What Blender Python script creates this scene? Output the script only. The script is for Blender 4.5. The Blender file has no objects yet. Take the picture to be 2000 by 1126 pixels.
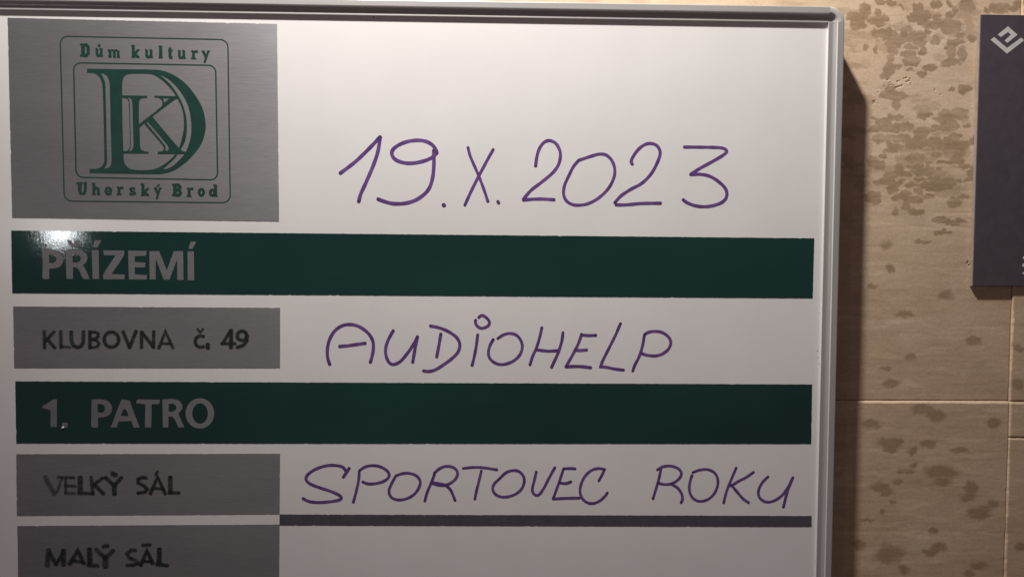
import bpy, bmesh, math, random
import numpy as np
from mathutils import Matrix, Vector

scene = bpy.context.scene
MM = 0.001
random.seed(4)

# ------------------------------------------------------------------ camera
# origin: the point of the board surface straight in front of the camera; X right, Z up, Y into the wall
cam_data = bpy.data.cameras.new('camera')
cam_data.lens = 26.64
cam_data.sensor_width = 36.0
cam_data.clip_start = 0.01
cam_data.clip_end = 50.0
cam = bpy.data.objects.new('camera', cam_data)
scene.collection.objects.link(cam)
CX, CY, CZ = [[0.9996516598361262,-0.025246475781848788,0.007692492929756721],[-0.006747783295019618,0.03729366527384816,0.999281566902465],[-0.02551521913449478,-0.9989853842729826,0.03711031664483634]]
cam.matrix_world = Matrix(((CX[0], CY[0], CZ[0], 0.0), (CX[1], CY[1], CZ[1], -0.4144),
                           (CX[2], CY[2], CZ[2], 0.0), (0, 0, 0, 1)))
scene.camera = cam

# ------------------------------------------------------------------ dim indoor surroundings and lamps
world = bpy.data.worlds.new('World')
scene.world = world
world.use_nodes = True
bg = world.node_tree.nodes['Background']
bg.inputs['Color'].default_value = (1.0, 0.75, 0.78, 1)
bg.inputs['Strength'].default_value = 0.085

def lamp(name, loc, power, radius, color, aim=None, cone=1.5):
    d = bpy.data.lights.new(name, 'SPOT' if aim else 'POINT')
    d.energy = power
    d.shadow_soft_size = radius
    d.color = color
    o = bpy.data.objects.new(name, d)
    o.location = loc
    if aim:
        d.spot_size = cone
        d.spot_blend = 1.0
        o.rotation_euler = (Vector(aim) - Vector(loc)).to_track_quat('-Z', 'Y').to_euler()
    scene.collection.objects.link(o)
    return o

# ceiling spot close to the wall, above the board; a second lamp far behind to the left (the glint on the green strip)
lamp('ceiling_lamp', (-0.172, -0.290, 0.752), 101.0, 0.027, (1.0, 0.955, 0.91), aim=(-0.106, 0.0, 0.594), cone=1.88)
GX, GZ = [-232.61,12.73]
LD = 1.6
k = (0.4144 + LD) / 0.4144
lamp('room_lamp', (GX * MM * k, -LD, GZ * MM * k), 1.6, 0.022, (0.93, 0.97, 1.0))

scene.view_settings.view_transform = 'Standard'
scene.view_settings.look = 'None'
scene.view_settings.exposure = 0.0
scene.view_settings.gamma = 1.0

# ------------------------------------------------------------------ materials
def new_mat(name):
    m = bpy.data.materials.new(name)
    m.use_nodes = True
    nt = m.node_tree
    b = nt.nodes['Principled BSDF']
    return m, nt, b

def node(nt, kind, **kw):
    n = nt.nodes.new(kind)
    for a, v in kw.items():
        if a.startswith('i_'):
            n.inputs[a[2:].replace('_', ' ')].default_value = v
        else:
            setattr(n, a, v)
    return n

def obj_coords(nt, scale=(1, 1, 1), rot=(0, 0, 0)):
    tc = node(nt, 'ShaderNodeTexCoord')
    mp = node(nt, 'ShaderNodeMapping')
    mp.inputs['Scale'].default_value = scale
    mp.inputs['Rotation'].default_value = rot
    nt.links.new(tc.outputs['Object'], mp.inputs['Vector'])
    return mp.outputs['Vector']

def noise(nt, vec, scale, detail=4.0, rough=0.55):
    n = node(nt, 'ShaderNodeTexNoise')
    n.inputs['Scale'].default_value = scale
    n.inputs['Detail'].default_value = detail
    n.inputs['Roughness'].default_value = rough
    nt.links.new(vec, n.inputs['Vector'])
    return n.outputs['Fac']

def ramp(nt, fac, stops):
    r = node(nt, 'ShaderNodeValToRGB')
    e = r.color_ramp.elements
    while len(e) < len(stops):
        e.new(0.5)
    for el, (p, c) in zip(e, stops):
        el.position = p
        el.color = (*c, 1) if len(c) == 3 else c
    nt.links.new(fac, r.inputs['Fac'])
    return r.outputs['Color']

def bump(nt, b, height, strength, dist):
    n = node(nt, 'ShaderNodeBump')
    n.inputs['Strength'].default_value = strength
    n.inputs['Distance'].default_value = dist
    nt.links.new(height, n.inputs['Height'])
    nt.links.new(n.outputs['Normal'], b.inputs['Normal'])

def plain(name, stops, rough, scale=(1, 1, 1), nscale=60, metallic=0.0, spec=0.5, bumps=None, rvar=0.0):
    m, nt, b = new_mat(name)
    v = obj_coords(nt, scale)
    nt.links.new(ramp(nt, noise(nt, v, nscale), stops), b.inputs['Base Color'])
    b.inputs['Roughness'].default_value = rough
    b.inputs['Metallic'].default_value = metallic
    b.inputs['Specular IOR Level'].default_value = spec
    if bumps:
        bs, st, dist = bumps
        bump(nt, b, noise(nt, v, bs, 3.0), st, dist)
    return m

M = {}
# enamelled white steel
M['white'] = plain('white_enamel', [(0.35, (0.785, 0.772, 0.755)), (0.65, (0.815, 0.80, 0.785))], 0.19, nscale=25, bumps=(900, 0.04, 0.0002))
# brushed grey foil (logo plate, room labels, heading letters)
def foil(name, lo, hi):
    m, nt, b = new_mat(name)
    fine = noise(nt, obj_coords(nt, (0.06, 1, 1)), 2600, 3.0)
    broad = noise(nt, obj_coords(nt, (0.35, 1, 1)), 28, 3.0)
    mx = node(nt, 'ShaderNodeMath', operation='MULTIPLY_ADD')
    nt.links.new(fine, mx.inputs[0]); mx.inputs[1].default_value = 0.45
    mr = node(nt, 'ShaderNodeMath', operation='MULTIPLY')
    nt.links.new(broad, mr.inputs[0]); mr.inputs[1].default_value = 0.55
    nt.links.new(mr.outputs[0], mx.inputs[2])
    nt.links.new(ramp(nt, mx.outputs[0], [(0.36, lo), (0.64, hi)]), b.inputs['Base Color'])
    b.inputs['Metallic'].default_value = 0.62
    b.inputs['Roughness'].default_value = 0.50
    b.inputs['Anisotropic'].default_value = 0.6
    tg = node(nt, 'ShaderNodeCombineXYZ')
    tg.inputs['Z'].default_value = 1.0          # brushed sideways: the sheen spreads up and down
    nt.links.new(tg.outputs[0], b.inputs['Tangent'])
    bump(nt, b, fine, 0.10, 0.0001)
    return m
M['foil'] = foil('brushed_grey_foil', (0.232, 0.226, 0.236), (0.298, 0.287, 0.297))
# green vinyl with orange-peel relief
def vinyl():
    m, nt, b = new_mat('green_vinyl')
    nt.links.new(ramp(nt, noise(nt, obj_coords(nt, (0.5, 1, 1)), 14, 3.0), [(0.3, (0.008, 0.034, 0.030)), (0.7, (0.011, 0.050, 0.044))]), b.inputs['Base Color'])
    b.inputs['Roughness'].default_value = 0.055
    bump(nt, b, noise(nt, obj_coords(nt), 1200, 2.0, 0.6), 0.026, 0.0005)
    return m
M['green'] = vinyl()
M['green_print'] = plain('dark_green_print', [(0.3, (0.008, 0.040, 0.031)), (0.7, (0.012, 0.056, 0.043))], 0.35, nscale=120)
M['divider'] = plain('charcoal_tape', [(0.3, (0.066, 0.064, 0.078)), (0.7, (0.088, 0.085, 0.102))], 0.40, nscale=90)
# satin aluminium frame and its plastic corner caps
M['frame'] = plain('satin_aluminium', [(0.3, (0.47, 0.46, 0.445)), (0.7, (0.53, 0.52, 0.505))], 0.34, scale=(1, 1, 0.05), nscale=500, metallic=0.35, bumps=(1500, 0.05, 0.0001))
M['frame_h'] = plain('satin_aluminium_top', [(0.3, (0.47, 0.46, 0.445)), (0.7, (0.53, 0.52, 0.505))], 0.34, scale=(0.05, 1, 1), nscale=500, metallic=0.35, bumps=(1500, 0.05, 0.0001))
M['edge'] = plain('bright_halo_edge', [(0.3, (0.78, 0.77, 0.75)), (0.7, (0.84, 0.83, 0.81))], 0.30, nscale=400, metallic=0.2)  # bright halo lines along lip and step, put into a paler colour
M['cap'] = plain('grey_plastic_cap', [(0.3, (0.47, 0.46, 0.44)), (0.7, (0.52, 0.505, 0.485))], 0.40, nscale=300)
M['plaque'] = plain('dark_plum_plaque', [(0.3, (0.068, 0.056, 0.068)), (0.7, (0.084, 0.070, 0.083))], 0.55, nscale=180, spec=0.3, bumps=(2500, 0.12, 0.0002))
M['plaque_lit_edge'] = plain('plaque_lit_edge', [(0.3, (0.30, 0.25, 0.21)), (0.7, (0.38, 0.32, 0.27))], 0.5, nscale=300)  # paler than the face: light on the side edge put into the colour
M['plaque_print'] = plain('pale_print', [(0.3, (0.56, 0.55, 0.54)), (0.7, (0.62, 0.61, 0.60))], 0.45, nscale=200)
M['speck'] = plain('black_speck', [(0.3, (0.02, 0.018, 0.018)), (0.7, (0.05, 0.045, 0.04))], 0.6, nscale=200)
M['mortar'] = plain('grey_mortar', [(0.3, (0.30, 0.26, 0.21)), (0.7, (0.42, 0.37, 0.30))], 0.9, nscale=150)

def ink_mat():
    m, nt, b = new_mat('purple_marker_ink')
    at = node(nt, 'ShaderNodeAttribute', attribute_name='ink')
    n1 = noise(nt, obj_coords(nt), 130, 3.0)
    add = node(nt, 'ShaderNodeMath', operation='MULTIPLY_ADD')
    nt.links.new(n1, add.inputs[0]); add.inputs[1].default_value = 0.9
    nt.links.new(at.outputs['Fac'], add.inputs[2])
    nt.links.new(ramp(nt, add.outputs[0], [(0.25, (0.190, 0.092, 0.310)), (0.55, (0.120, 0.050, 0.220)), (0.95, (0.050, 0.022, 0.085))]), b.inputs['Base Color'])
    b.inputs['Roughness'].default_value = 0.38
    return m
M['ink'] = ink_mat()

def faded_mat(name, col):
    m, nt, b = new_mat(name)
    b.inputs['Base Color'].default_value = (*col, 1)
    b.inputs['Roughness'].default_value = 0.5
    at = node(nt, 'ShaderNodeAttribute', attribute_name='ink')
    w = ramp(nt, noise(nt, obj_coords(nt), 420, 4.0), [(0.30, (0.55, 0.55, 0.55)), (0.60, (1, 1, 1))])
    mu = node(nt, 'ShaderNodeMath', operation='MULTIPLY')
    nt.links.new(at.outputs['Fac'], mu.inputs[0]); nt.links.new(w, mu.inputs[1])
    nt.links.new(mu.outputs[0], b.inputs['Alpha'])
    return m
M['print_black'] = faded_mat('worn_black_print', (0.012, 0.018, 0.017))

def stone():
    m, nt, b = new_mat('mottled_stone')
    at = node(nt, 'ShaderNodeAttribute', attribute_name='blotch')
    v = obj_coords(nt, (0.35, 1, 1))
    base = ramp(nt, noise(nt, v, 75, 5.0, 0.6), [(0.30, (0.615, 0.455, 0.305)), (0.50, (0.665, 0.505, 0.350)), (0.72, (0.715, 0.565, 0.410))])
    mix = node(nt, 'ShaderNodeMix', data_type='RGBA')
    mix.inputs['B'].default_value = (0.350, 0.242, 0.145, 1)
    nt.links.new(at.outputs['Fac'], mix.inputs['Factor'])
    nt.links.new(base, mix.inputs['A'])
    fine = ramp(nt, noise(nt, obj_coords(nt), 900, 3.0), [(0.3, (0.90, 0.90, 0.90)), (0.7, (1.06, 1.06, 1.06))])
    mul = node(nt, 'ShaderNodeMix', data_type='RGBA', blend_type='MULTIPLY')
    mul.inputs['Factor'].default_value = 1.0
    nt.links.new(mix.outputs['Result'], mul.inputs['A']); nt.links.new(fine, mul.inputs['B'])
    nt.links.new(mul.outputs['Result'], b.inputs['Base Color'])
    b.inputs['Roughness'].default_value = 0.62
    b.inputs['Specular IOR Level'].default_value = 0.3
    bump(nt, b, noise(nt, obj_coords(nt, (0.5, 1, 1)), 420, 4.0), 0.18, 0.0006)
    return m
M['stone'] = stone()

# ------------------------------------------------------------------ helpers
def link(name, me, mat, parent=None):
    o = bpy.data.objects.new(name, me)
    scene.collection.objects.link(o)
    if mat is not None:
        me.materials.append(M[mat])
    o.parent = parent
    return o

def empty(name, loc):
    o = bpy.data.objects.new(name, None)
    o.location = loc
    o.empty_display_size = 0.02
    scene.collection.objects.link(o)
    return o

def tag(o, label, cat):
    o['label'] = label
    o['category'] = cat
    return o

def from_bm(bm, name, mat, parent=None, smooth=False):
    me = bpy.data.meshes.new(name)
    bm.to_mesh(me)
    bm.free()
    if smooth:
        for p in me.polygons:
            p.use_smooth = True
    return link(name, me, mat, parent)

def soften(loop, limit=40, n=4):
    """rounds the gentle turns of a closed outline and keeps its sharp corners"""
    P = [np.array(p, float) for p in loop]
    N = len(P)
    corner = []
    for i in range(N):
        a, b2 = P[i] - P[i - 1], P[(i + 1) % N] - P[i]
        ang = abs(math.degrees(math.atan2(a[0] * b2[1] - a[1] * b2[0], a @ b2)))
        corner.append(ang > limit)
    out = []
    for i in range(N):
        p1, p2 = P[i], P[(i + 1) % N]
        L = np.linalg.norm(p2 - p1)
        t1 = (p2 - p1) if corner[i] else (p2 - P[i - 1])
        t2 = (p2 - p1) if corner[(i + 1) % N] else (P[(i + 2) % N] - p1)
        t1 = t1 / (np.linalg.norm(t1) + 1e-9) * L
        t2 = t2 / (np.linalg.norm(t2) + 1e-9) * L
        for k in range(n):
            t = k / n
            out.append((2*t**3-3*t**2+1)*p1 + (t**3-2*t**2+t)*t1 + (-2*t**3+3*t**2)*p2 + (t**3-t**2)*t2)
    return [(float(a), float(b2)) for a, b2 in out]

def sheet(name, loops, y0, y1, mat, parent, smooth=False):
    """flat cut-out: first loop(s) filled even-odd, millimetres on the board plane, from height y0 to y1 off the panel"""
    cu = bpy.data.curves.new(name, 'CURVE')
    cu.dimensions = '2D'
    cu.fill_mode = 'BOTH'
    cu.extrude = (y1 - y0) / 2 * MM
    for lp in loops:
        if smooth:
            lp = soften(lp)
        s = cu.splines.new('POLY')
        s.points.add(len(lp) - 1)
        for pt, (x, z) in zip(s.points, lp):
            pt.co = (x * MM, z * MM, 0, 1)
        s.use_cyclic_u = True
    tmp = bpy.data.objects.new('tmp', cu)
    scene.collection.objects.link(tmp)
    dg = bpy.context.evaluated_depsgraph_get()
    me = bpy.data.meshes.new_from_object(tmp.evaluated_get(dg))
    bpy.data.objects.remove(tmp)
    bpy.data.curves.remove(cu)
    me.transform(Matrix(((1, 0, 0, 0), (0, 0, -1, -(y0 + y1) / 2 * MM), (0, 1, 0, 0), (0, 0, 0, 1))))
    me.materials.clear()
    me.name = name
    return link(name, me, mat, parent)

def ragged(quad, step=1.3, amp=0.035, nicks=0.02):
    """hand-cut vinyl edge: slightly uneven with a few tiny nicks"""
    out = []
    for i in range(4):
        a, b2 = np.array(quad[i], float), np.array(quad[(i + 1) % 4], float)
        L = np.linalg.norm(b2 - a)
        nrm = np.array([b2[1] - a[1], -(b2[0] - a[0])]) / L
        n = max(2, int(L / step))
        for k in range(n):
            d = random.gauss(0, amp) if k else 0
            if k and random.random() < nicks:
                d = random.uniform(0.15, 0.32)
            q = a + (b2 - a) * k / n + nrm * d
            out.append((q[0], q[1]))
    return out

def spline(pts, n=7):
    P = [np.array(p, float) for p in pts]
    if len(P) < 3:
        return [P[0] + (P[-1] - P[0]) * t for t in np.linspace(0, 1, n)]
    closed = np.linalg.norm(P[0] - P[-1]) < 0.3
    out = []
    for i in range(len(P) - 1):
        p1, p2 = P[i], P[i + 1]
        p0 = P[i - 1] if i else p1 * 2 - p2
        p3 = P[i + 2] if i + 2 < len(P) else p2 * 2 - p1
        L = np.linalg.norm(p2 - p1)
        t1 = (p2 - p0) / (np.linalg.norm(p2 - p0) + 1e-9) * L
        t2 = (p3 - p1) / (np.linalg.norm(p3 - p1) + 1e-9) * L
        for k in range(n):
            t = k / n
            out.append((2*t**3-3*t**2+1)*p1 + (t**3-2*t**2+t)*t1 + (-2*t**3+3*t**2)*p2 + (t**3-t**2)*t2)
    out.append(P[-1])
    return out

class Ribbons:
    """pen or print strokes: thin ribbons lying on the surface, each a hair above the last"""
    def __init__(self, y):
        self.v, self.f, self.ink, self.y = [], [], [], y
    def add(self, pts, width, opacity=1.0, soft=False, rounded=False, pooled=False, lift=0.012):
        P = [np.array(p, float) for p in pts]
        Q = [P[0]]
        for p in P[1:]:
            if np.linalg.norm(p - Q[-1]) > 1e-3:
                Q.append(p)
        P = Q
        n = len(P)
        cum = [0.0]
        for i in range(1, n):
            cum.append(cum[-1] + np.linalg.norm(P[i] - P[i - 1]))
        tot = cum[-1]
        cols = [(-1, 0.0), (-0.45, 1.0), (0.45, 1.0), (1, 0.0)] if soft else [(-1, 1.0), (0, 1.0), (1, 1.0)]
        rows = []
        def tangent(i):
            a = P[i] - P[i - 1] if i else P[1] - P[0]
            b2 = P[i + 1] - P[i] if i < n - 1 else P[-1] - P[-2]
            a = a / np.linalg.norm(a); b2 = b2 / np.linalg.norm(b2)
            t = a + b2
            l = np.linalg.norm(t)
            t = t / l if l > 1e-6 else a
            return t, 1.0 / max(0.55, t @ a)
        h = width / 2
        for i in range(n):
            t, mit = tangent(i)
            nr = np.array([-t[1], t[0]])
            w = h * mit
            if pooled:
                w *= 1.0 + 0.05 * math.sin(cum[i] * 0.9 + width * 7) + random.uniform(-0.03, 0.03)
            rows.append((P[i], nr, w, cum[i]))
        if rounded or soft:
            t0, _ = tangent(0); t1, _ = tangent(n - 1)
            n0 = np.array([-t0[1], t0[0]]); n1 = np.array([-t1[1], t1[0]])
            pre, post = [], []
            for a in (0.98, 0.85, 0.55):
                c = math.sqrt(1 - a * a)
                kk = 0.6 if soft else 0.8
                pre.append((P[0] - t0 * h * a * kk, n0, h * c, 0.0))
                post.insert(0, (P[-1] + t1 * h * a * kk, n1, h * c, tot))
            rows = pre + rows + post
        base = len(self.v)
        nc = len(cols)
        for j, (p, nr, w, s) in enumerate(rows):
            yy = self.y + lift * 0.8 * s / max(tot, 1e-6)
            end = 0.0
            if pooled:
                e = min(s, tot - s)
                end = 0.28 * math.exp(-(e / 0.9) ** 2)
            for c, op in cols:
                q = p + nr * w * c
                self.v.append((q[0] * MM, -yy * MM, q[1] * MM))
                if pooled:
                    self.ink.append(end + (0.10 if c else 0.0))
                else:
                    a = op * opacity
                    if soft and (j == 0 or j == len(rows) - 1):
                        a = 0.0
                    self.ink.append(a)
            if j:
                for k in range(nc - 1):
                    a0 = base + (j - 1) * nc + k
                    self.f.append((a0, a0 + 1, a0 + nc + 1, a0 + nc))
        self.y += lift
    def build(self, name, mat, parent):
        me = bpy.data.meshes.new(name)
        me.from_pydata(self.v, [], self.f)
        at = me.attributes.new('ink', 'FLOAT', 'POINT')
        at.data.foreach_set('value', self.ink)
        me.update()
        return link(name, me, mat, parent)

def box_bm(x0, x1, y0, y1, z0, z1, bevel=0.0):
    bm = bmesh.new()
    vs = [bm.verts.new((x * MM, y * MM, z * MM)) for x in (x0, x1) for y in (y0, y1) for z in (z0, z1)]
    for q in ((0, 1, 3, 2), (4, 6, 7, 5), (0, 4, 5, 1), (2, 3, 7, 6), (0, 2, 6, 4), (1, 5, 7, 3)):
        bm.faces.new([vs[i] for i in q])
    bmesh.ops.recalc_face_normals(bm, faces=bm.faces)
    if bevel:
        bmesh.ops.bevel(bm, geom=bm.edges[:], offset=bevel * MM, segments=2, affect='EDGES')
    return bm

# ------------------------------------------------------------------ the wall of stone tiles (its face 17 mm behind the board)
WALL_Y = 17.0
rng = np.random.default_rng(11)
LAT = rng.random((256, 256))
def vnoise(x, y):
    xi, yi = np.floor(x).astype(int), np.floor(y).astype(int)
    fx, fy = x - xi, y - yi
    fx, fy = fx * fx * (3 - 2 * fx), fy * fy * (3 - 2 * fy)
    g = lambda a, b2: LAT[a % 256, b2 % 256]
    return (g(xi, yi) * (1 - fx) + g(xi + 1, yi) * fx) * (1 - fy) + (g(xi, yi + 1) * (1 - fx) + g(xi + 1, yi + 1) * fx) * fy
def fbm(x, y, o=4):
    s, a, t = 0, 0.5, 0
    for i in range(o):
        s = s + a * vnoise(x * 2 ** i + 17 * i, y * 2 ** i + 31 * i); t += a; a *= 0.5
    return s / t
def sstep(a, b2, x):
    t = np.clip((x - a) / (b2 - a), 0, 1)
    return t * t * (3 - 2 * t)

BLOTCH = [[211.34,143.59,2.72,3.11],[205.94,139.67,4.66,2.33],[216.99,137.93,4.66,1.94],[221.67,139.54,2.33,1.94],[219.4,136.05,2.72,1.55],[225.78,147.65,2.33,1.71],[219.08,148.31,3.11,1.16],[231.37,144.29,0.93,1.94],[204.84,136.59,1.94,1.16],[244.45,141.43,3.88,2.33],[241.27,142.53,3.11,1.55],[246.95,136.86,4.66,1.94],[251.72,135.78,4.66,1.4],[260.43,135.14,5.05,3.49],[252.37,140.4,2.33,1.16],[260.23,141.83,1.55,1.09],[251.38,147.29,2.72,1.94],[269.56,146.82,4.66,3.11],[236.8,133.24,2.33,1.55],[221.91,130.33,3.88,1.94],[228.18,131.19,2.33,1.16],[232.21,128.18,8.54,2.33],[241.62,129.86,3.88,1.94],[227.58,124.27,3.49,3.11],[227.29,120.41,3.11,1.71],[242.5,126.79,3.11,2.33],[237.08,122.87,3.11,1.16],[236.4,119.01,3.11,1.71],[244.25,120.66,1.94,2.72],[251.16,127.69,2.33,2.72],[246.29,132.24,1.4,1.55],[263.08,125.56,4.27,1.55],[261.62,121.68,2.33,3.49],[268.02,119.46,2.33,3.11],[271.7,128.77,1.94,1.94],[225.82,116.54,2.33,1.55],[225.57,111.15,2.72,3.11],[223.32,106.49,2.72,1.55],[229.47,112.74,2.33,1.55],[238.08,115.18,4.66,1.94],[237.42,110.54,1.55,0.93],[249.23,112.25,3.49,1.94],[244.6,108.33,2.72,1.55],[261.03,114.73,4.66,2.33],[269.4,100.16,3.11,2.33],[261.47,100.05,1.55,1.16],[228.35,95.36,6.99,1.94],[225.89,98.81,2.33,1.94],[229.28,90.35,1.94,2.72],[246.84,85.15,3.49,2.17],[258.73,85.3,3.88,2.72],[266.64,86.17,4.66,2.33],[227.07,84.13,2.33,1.4],[232.61,84.19,1.4,1.4],[223.22,80.2,3.11,2.33],[234.35,78.4,5.43,2.33],[245.51,75.82,4.66,1.94],[253.4,77.47,2.33,1.55],[261.29,79.12,4.66,3.11],[265.45,72.95,3.11,1.55],[231.36,71.77,6.21,1.94],[221.07,71.65,3.88,1.94],[243.33,68.8,6.21,2.72],[253.65,68.92,3.88,3.11],[265.61,67.5,6.99,2.72],[229.92,66.32,4.66,1.94],[219.89,56.39,3.88,2.33],[242.77,60.53,4.66,2.33],[256.35,57.95,1.94,1.55],[261.12,58.01,3.11,0.93],[250.02,56.72,1.55,1.55],[242.12,55.46,3.88,1.16],[232.67,52.63,1.94,2.33],[229.56,50.26,2.33,1.55],[236.68,51.12,2.33,1.55],[247.77,52.02,6.21,1.94],[256.52,52.11,3.88,1.55],[226.5,45.95,6.99,1.55],[240.04,44.53,3.11,1.55],[254.36,44.28,6.99,2.33],[244.91,40.67,2.33,1.71],[236.98,40.2,3.11,1.4],[248.17,37.97,1.94,0.93],[230.9,29.99,1.71,1.94],[243.63,29.71,4.27,1.71],[217.99,37.67,3.88,2.72],[265.77,35.4,3.88,2.33],[258.11,24.76,3.88,1.71],[262.96,22.84,4.66,0.93],[270.09,24.47,3.11,1.16],[256.73,17.29,2.72,0.93],[261.49,18.51,3.11,0.78],[248.1,12.51,3.49,0.93],[226.66,9.98,3.11,1.94],[228.99,-2.96,1.94,1.94],[261.77,-18.49,3.88,1.94],[219.3,-13.25,2.33,1.16],[241.06,36.34,4.66,1.55],[238.04,-29.47,5.07,1.45],[241.73,-54.96,2.9,1.81],[230.91,-69.83,4.35,1.81],[258.42,-88.35,4.35,2.54],[250.05,-84.64,5.8,1.81],[219.56,-93.66,4.35,2.17],[291.69,-92.75,3.62,2.17],[227.69,-60.94,2.17,0.87],[278.89,-44.41,3.62,2.17],[304.6,-48.73,2.9,1.45],[306.06,-70.31,2.9,2.9],[230.83,-104.66,5.92,2.59],[236.93,-103.51,2.22,1.48],[231.71,-108.85,3.7,0.89],[254.63,-105.0,3.7,1.85],[243.98,-108.84,2.22,1.85],[271.66,-108.42,4.44,1.63],[245.75,-117.25,1.85,0.89],[241.24,-120.69,4.44,1.48],[262.01,-120.68,8.14,3.33],[262.96,-126.81,4.44,1.48],[236.78,-126.44,1.85,1.11],[226.12,-129.88,4.44,2.22],[229.27,-132.95,3.7,1.85],[279.27,-130.65,2.96,3.33],[277.12,-136.03,3.7,1.85],[284.37,-145.65,5.18,2.96],[292.7,-139.88,2.59,2.22],[287.38,-142.96,3.7,1.85],[234.04,-138.7,1.85,0.89],[227.65,-144.45,1.48,0.89],[218.19,-149.82,2.96,0.89],[258.4,-156.02,2.22,1.85],[232.55,-169.47,6.66,4.44],[261.76,-165.28,3.7,2.22],[256.44,-168.36,4.44,1.63],[285.34,-176.94,4.44,1.63],[280.05,-181.57,2.96,1.48],[241.27,-178.36,2.96,2.22],[309.79,-164.6,2.96,2.22],[215.46,-163.65,2.96,2.22],[237.58,32.78,2.0,1.79],[269.04,66.29,2.31,1.31],[223.71,60.9,1.8,1.17],[227.92,76.74,3.3,1.37],[232.74,54.79,2.75,1.63],[271.11,79.68,2.14,1.21],[217.93,77.3,2.2,1.33],[254.03,62.72,2.76,1.13],[225.1,69.21,1.42,1.3],[245.11,47.8,3.44,0.93],[274.75,48.04,3.76,1.01],[239.7,59.78,3.13,1.24],[243.81,72.37,2.34,1.47],[251.35,48.68,1.8,1.61],[222.9,53.56,2.37,1.03],[232.0,83.92,2.14,1.35],[245.8,83.81,3.04,1.25],[234.74,38.09,2.74,1.64],[248.57,75.75,1.56,1.09],[237.15,78.17,2.42,2.0],[261.13,70.64,1.97,1.79],[275.67,53.93,1.84,1.4],[226.66,63.41,3.5,1.11],[243.88,52.61,3.65,1.61],[243.99,51.44,1.94,0.99],[266.93,62.06,3.6,1.09],[218.18,58.85,3.04,2.03],[254.71,82.7,2.63,1.32],[228.85,42.06,3.04,1.82],[254.03,49.08,2.97,1.17],[251.3,39.31,2.14,1.07],[218.09,82.97,2.31,0.9],[258.16,47.65,3.62,1.74],[243.2,44.57,3.16,0.95],[218.53,76.62,3.65,1.32],[265.89,67.72,2.87,1.31],[266.33,59.34,3.64,1.82],[275.53,69.67,1.89,1.63],[259.23,64.23,1.56,1.16],[276.6,71.08,2.04,1.47],[223.8,79.07,3.25,1.45],[230.99,37.23,1.87,1.67],[258.16,82.59,1.37,1.78],[225.02,76.6,3.45,1.52],[271.34,38.71,3.08,0.98],[247.94,73.56,1.61,1.38],[266.01,35.43,2.5,1.47],[269.9,55.73,3.35,1.45],[275.6,48.82,2.36,1.06],[271.14,84.7,1.32,0.89],[267.71,47.99,1.32,0.94],[227.57,49.1,2.09,1.82],[274.93,51.85,2.41,1.89],[233.98,47.61,1.27,1.18],[256.12,46.29,2.31,1.42],[262.32,47.04,3.1,1.93],[221.85,71.2,3.11,1.92],[267.77,63.07,3.26,1.56],[211.49,122.6,1.88,0.89],[218.1,142.35,1.27,2.28],[234.09,132.01,2.21,2.25],[242.24,139.0,1.93,1.32],[257.68,122.43,1.48,0.92],[265.37,129.63,2.8,1.36],[218.09,120.94,1.28,2.02],[260.47,123.41,1.97,1.2],[205.79,134.38,2.91,1.38],[241.27,145.2,2.37,2.09],[225.43,132.62,1.65,1.3],[207.2,136.26,2.64,1.98],[253.35,137.68,2.07,1.77],[211.85,123.4,1.65,1.4],[208.48,134.89,2.47,1.46],[241.37,130.38,2.79,2.11],[237.94,139.3,2.62,1.65],[261.82,145.0,1.62,1.86],[245.84,139.39,1.81,1.39],[258.78,147.92,1.53,1.85],[216.73,130.36,1.91,2.06],[259.04,140.88,1.52,0.96],[288.64,147.28,3.46,1.74],[295.98,145.46,3.19,1.37],[283.74,144.94,3.59,1.06],[284.61,146.43,2.37,1.44],[299.15,148.33,3.22,1.55],[286.92,148.09,2.74,0.88],[281.4,144.53,2.12,1.21],[289.46,144.5,3.44,1.41]]
PITS = [[224.82,104.63,0.66,0.21],[225.93,102.82,0.66,0.26],[230.58,103.67,0.79,0.39],[232.04,104.08,0.31,0.26],[226.49,101.78,1.05,0.26],[231.06,100.67,2.62,0.31],[233.17,101.48,0.52,0.31],[237.61,105.33,0.66,0.26],[237.51,104.15,0.47,0.52],[236.05,103.74,1.31,0.16],[238.21,102.86,0.52,0.21],[238.5,101.95,0.26,0.52],[219.27,97.38,0.47,0.26],[222.92,100.82,0.31,0.21],[217.14,92.39,1.44,0.31],[217.16,91.35,1.05,0.31],[252.35,99.13,0.21,0.79],[255.64,96.5,0.37,0.21],[235.2,105.68,1.57,0.21],[274.34,0.56,0.58,1.46],[275.29,-0.91,0.73,0.87]]
GOUGE = []

wall = from_bm(box_bm(-760, 760, WALL_Y + 3.0, WALL_Y + 90, -720, 720), 'wall', 'mortar')
wall['kind'] = 'structure'
wall['label'] = 'wall faced with beige mottled stone tiles behind the board'

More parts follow.
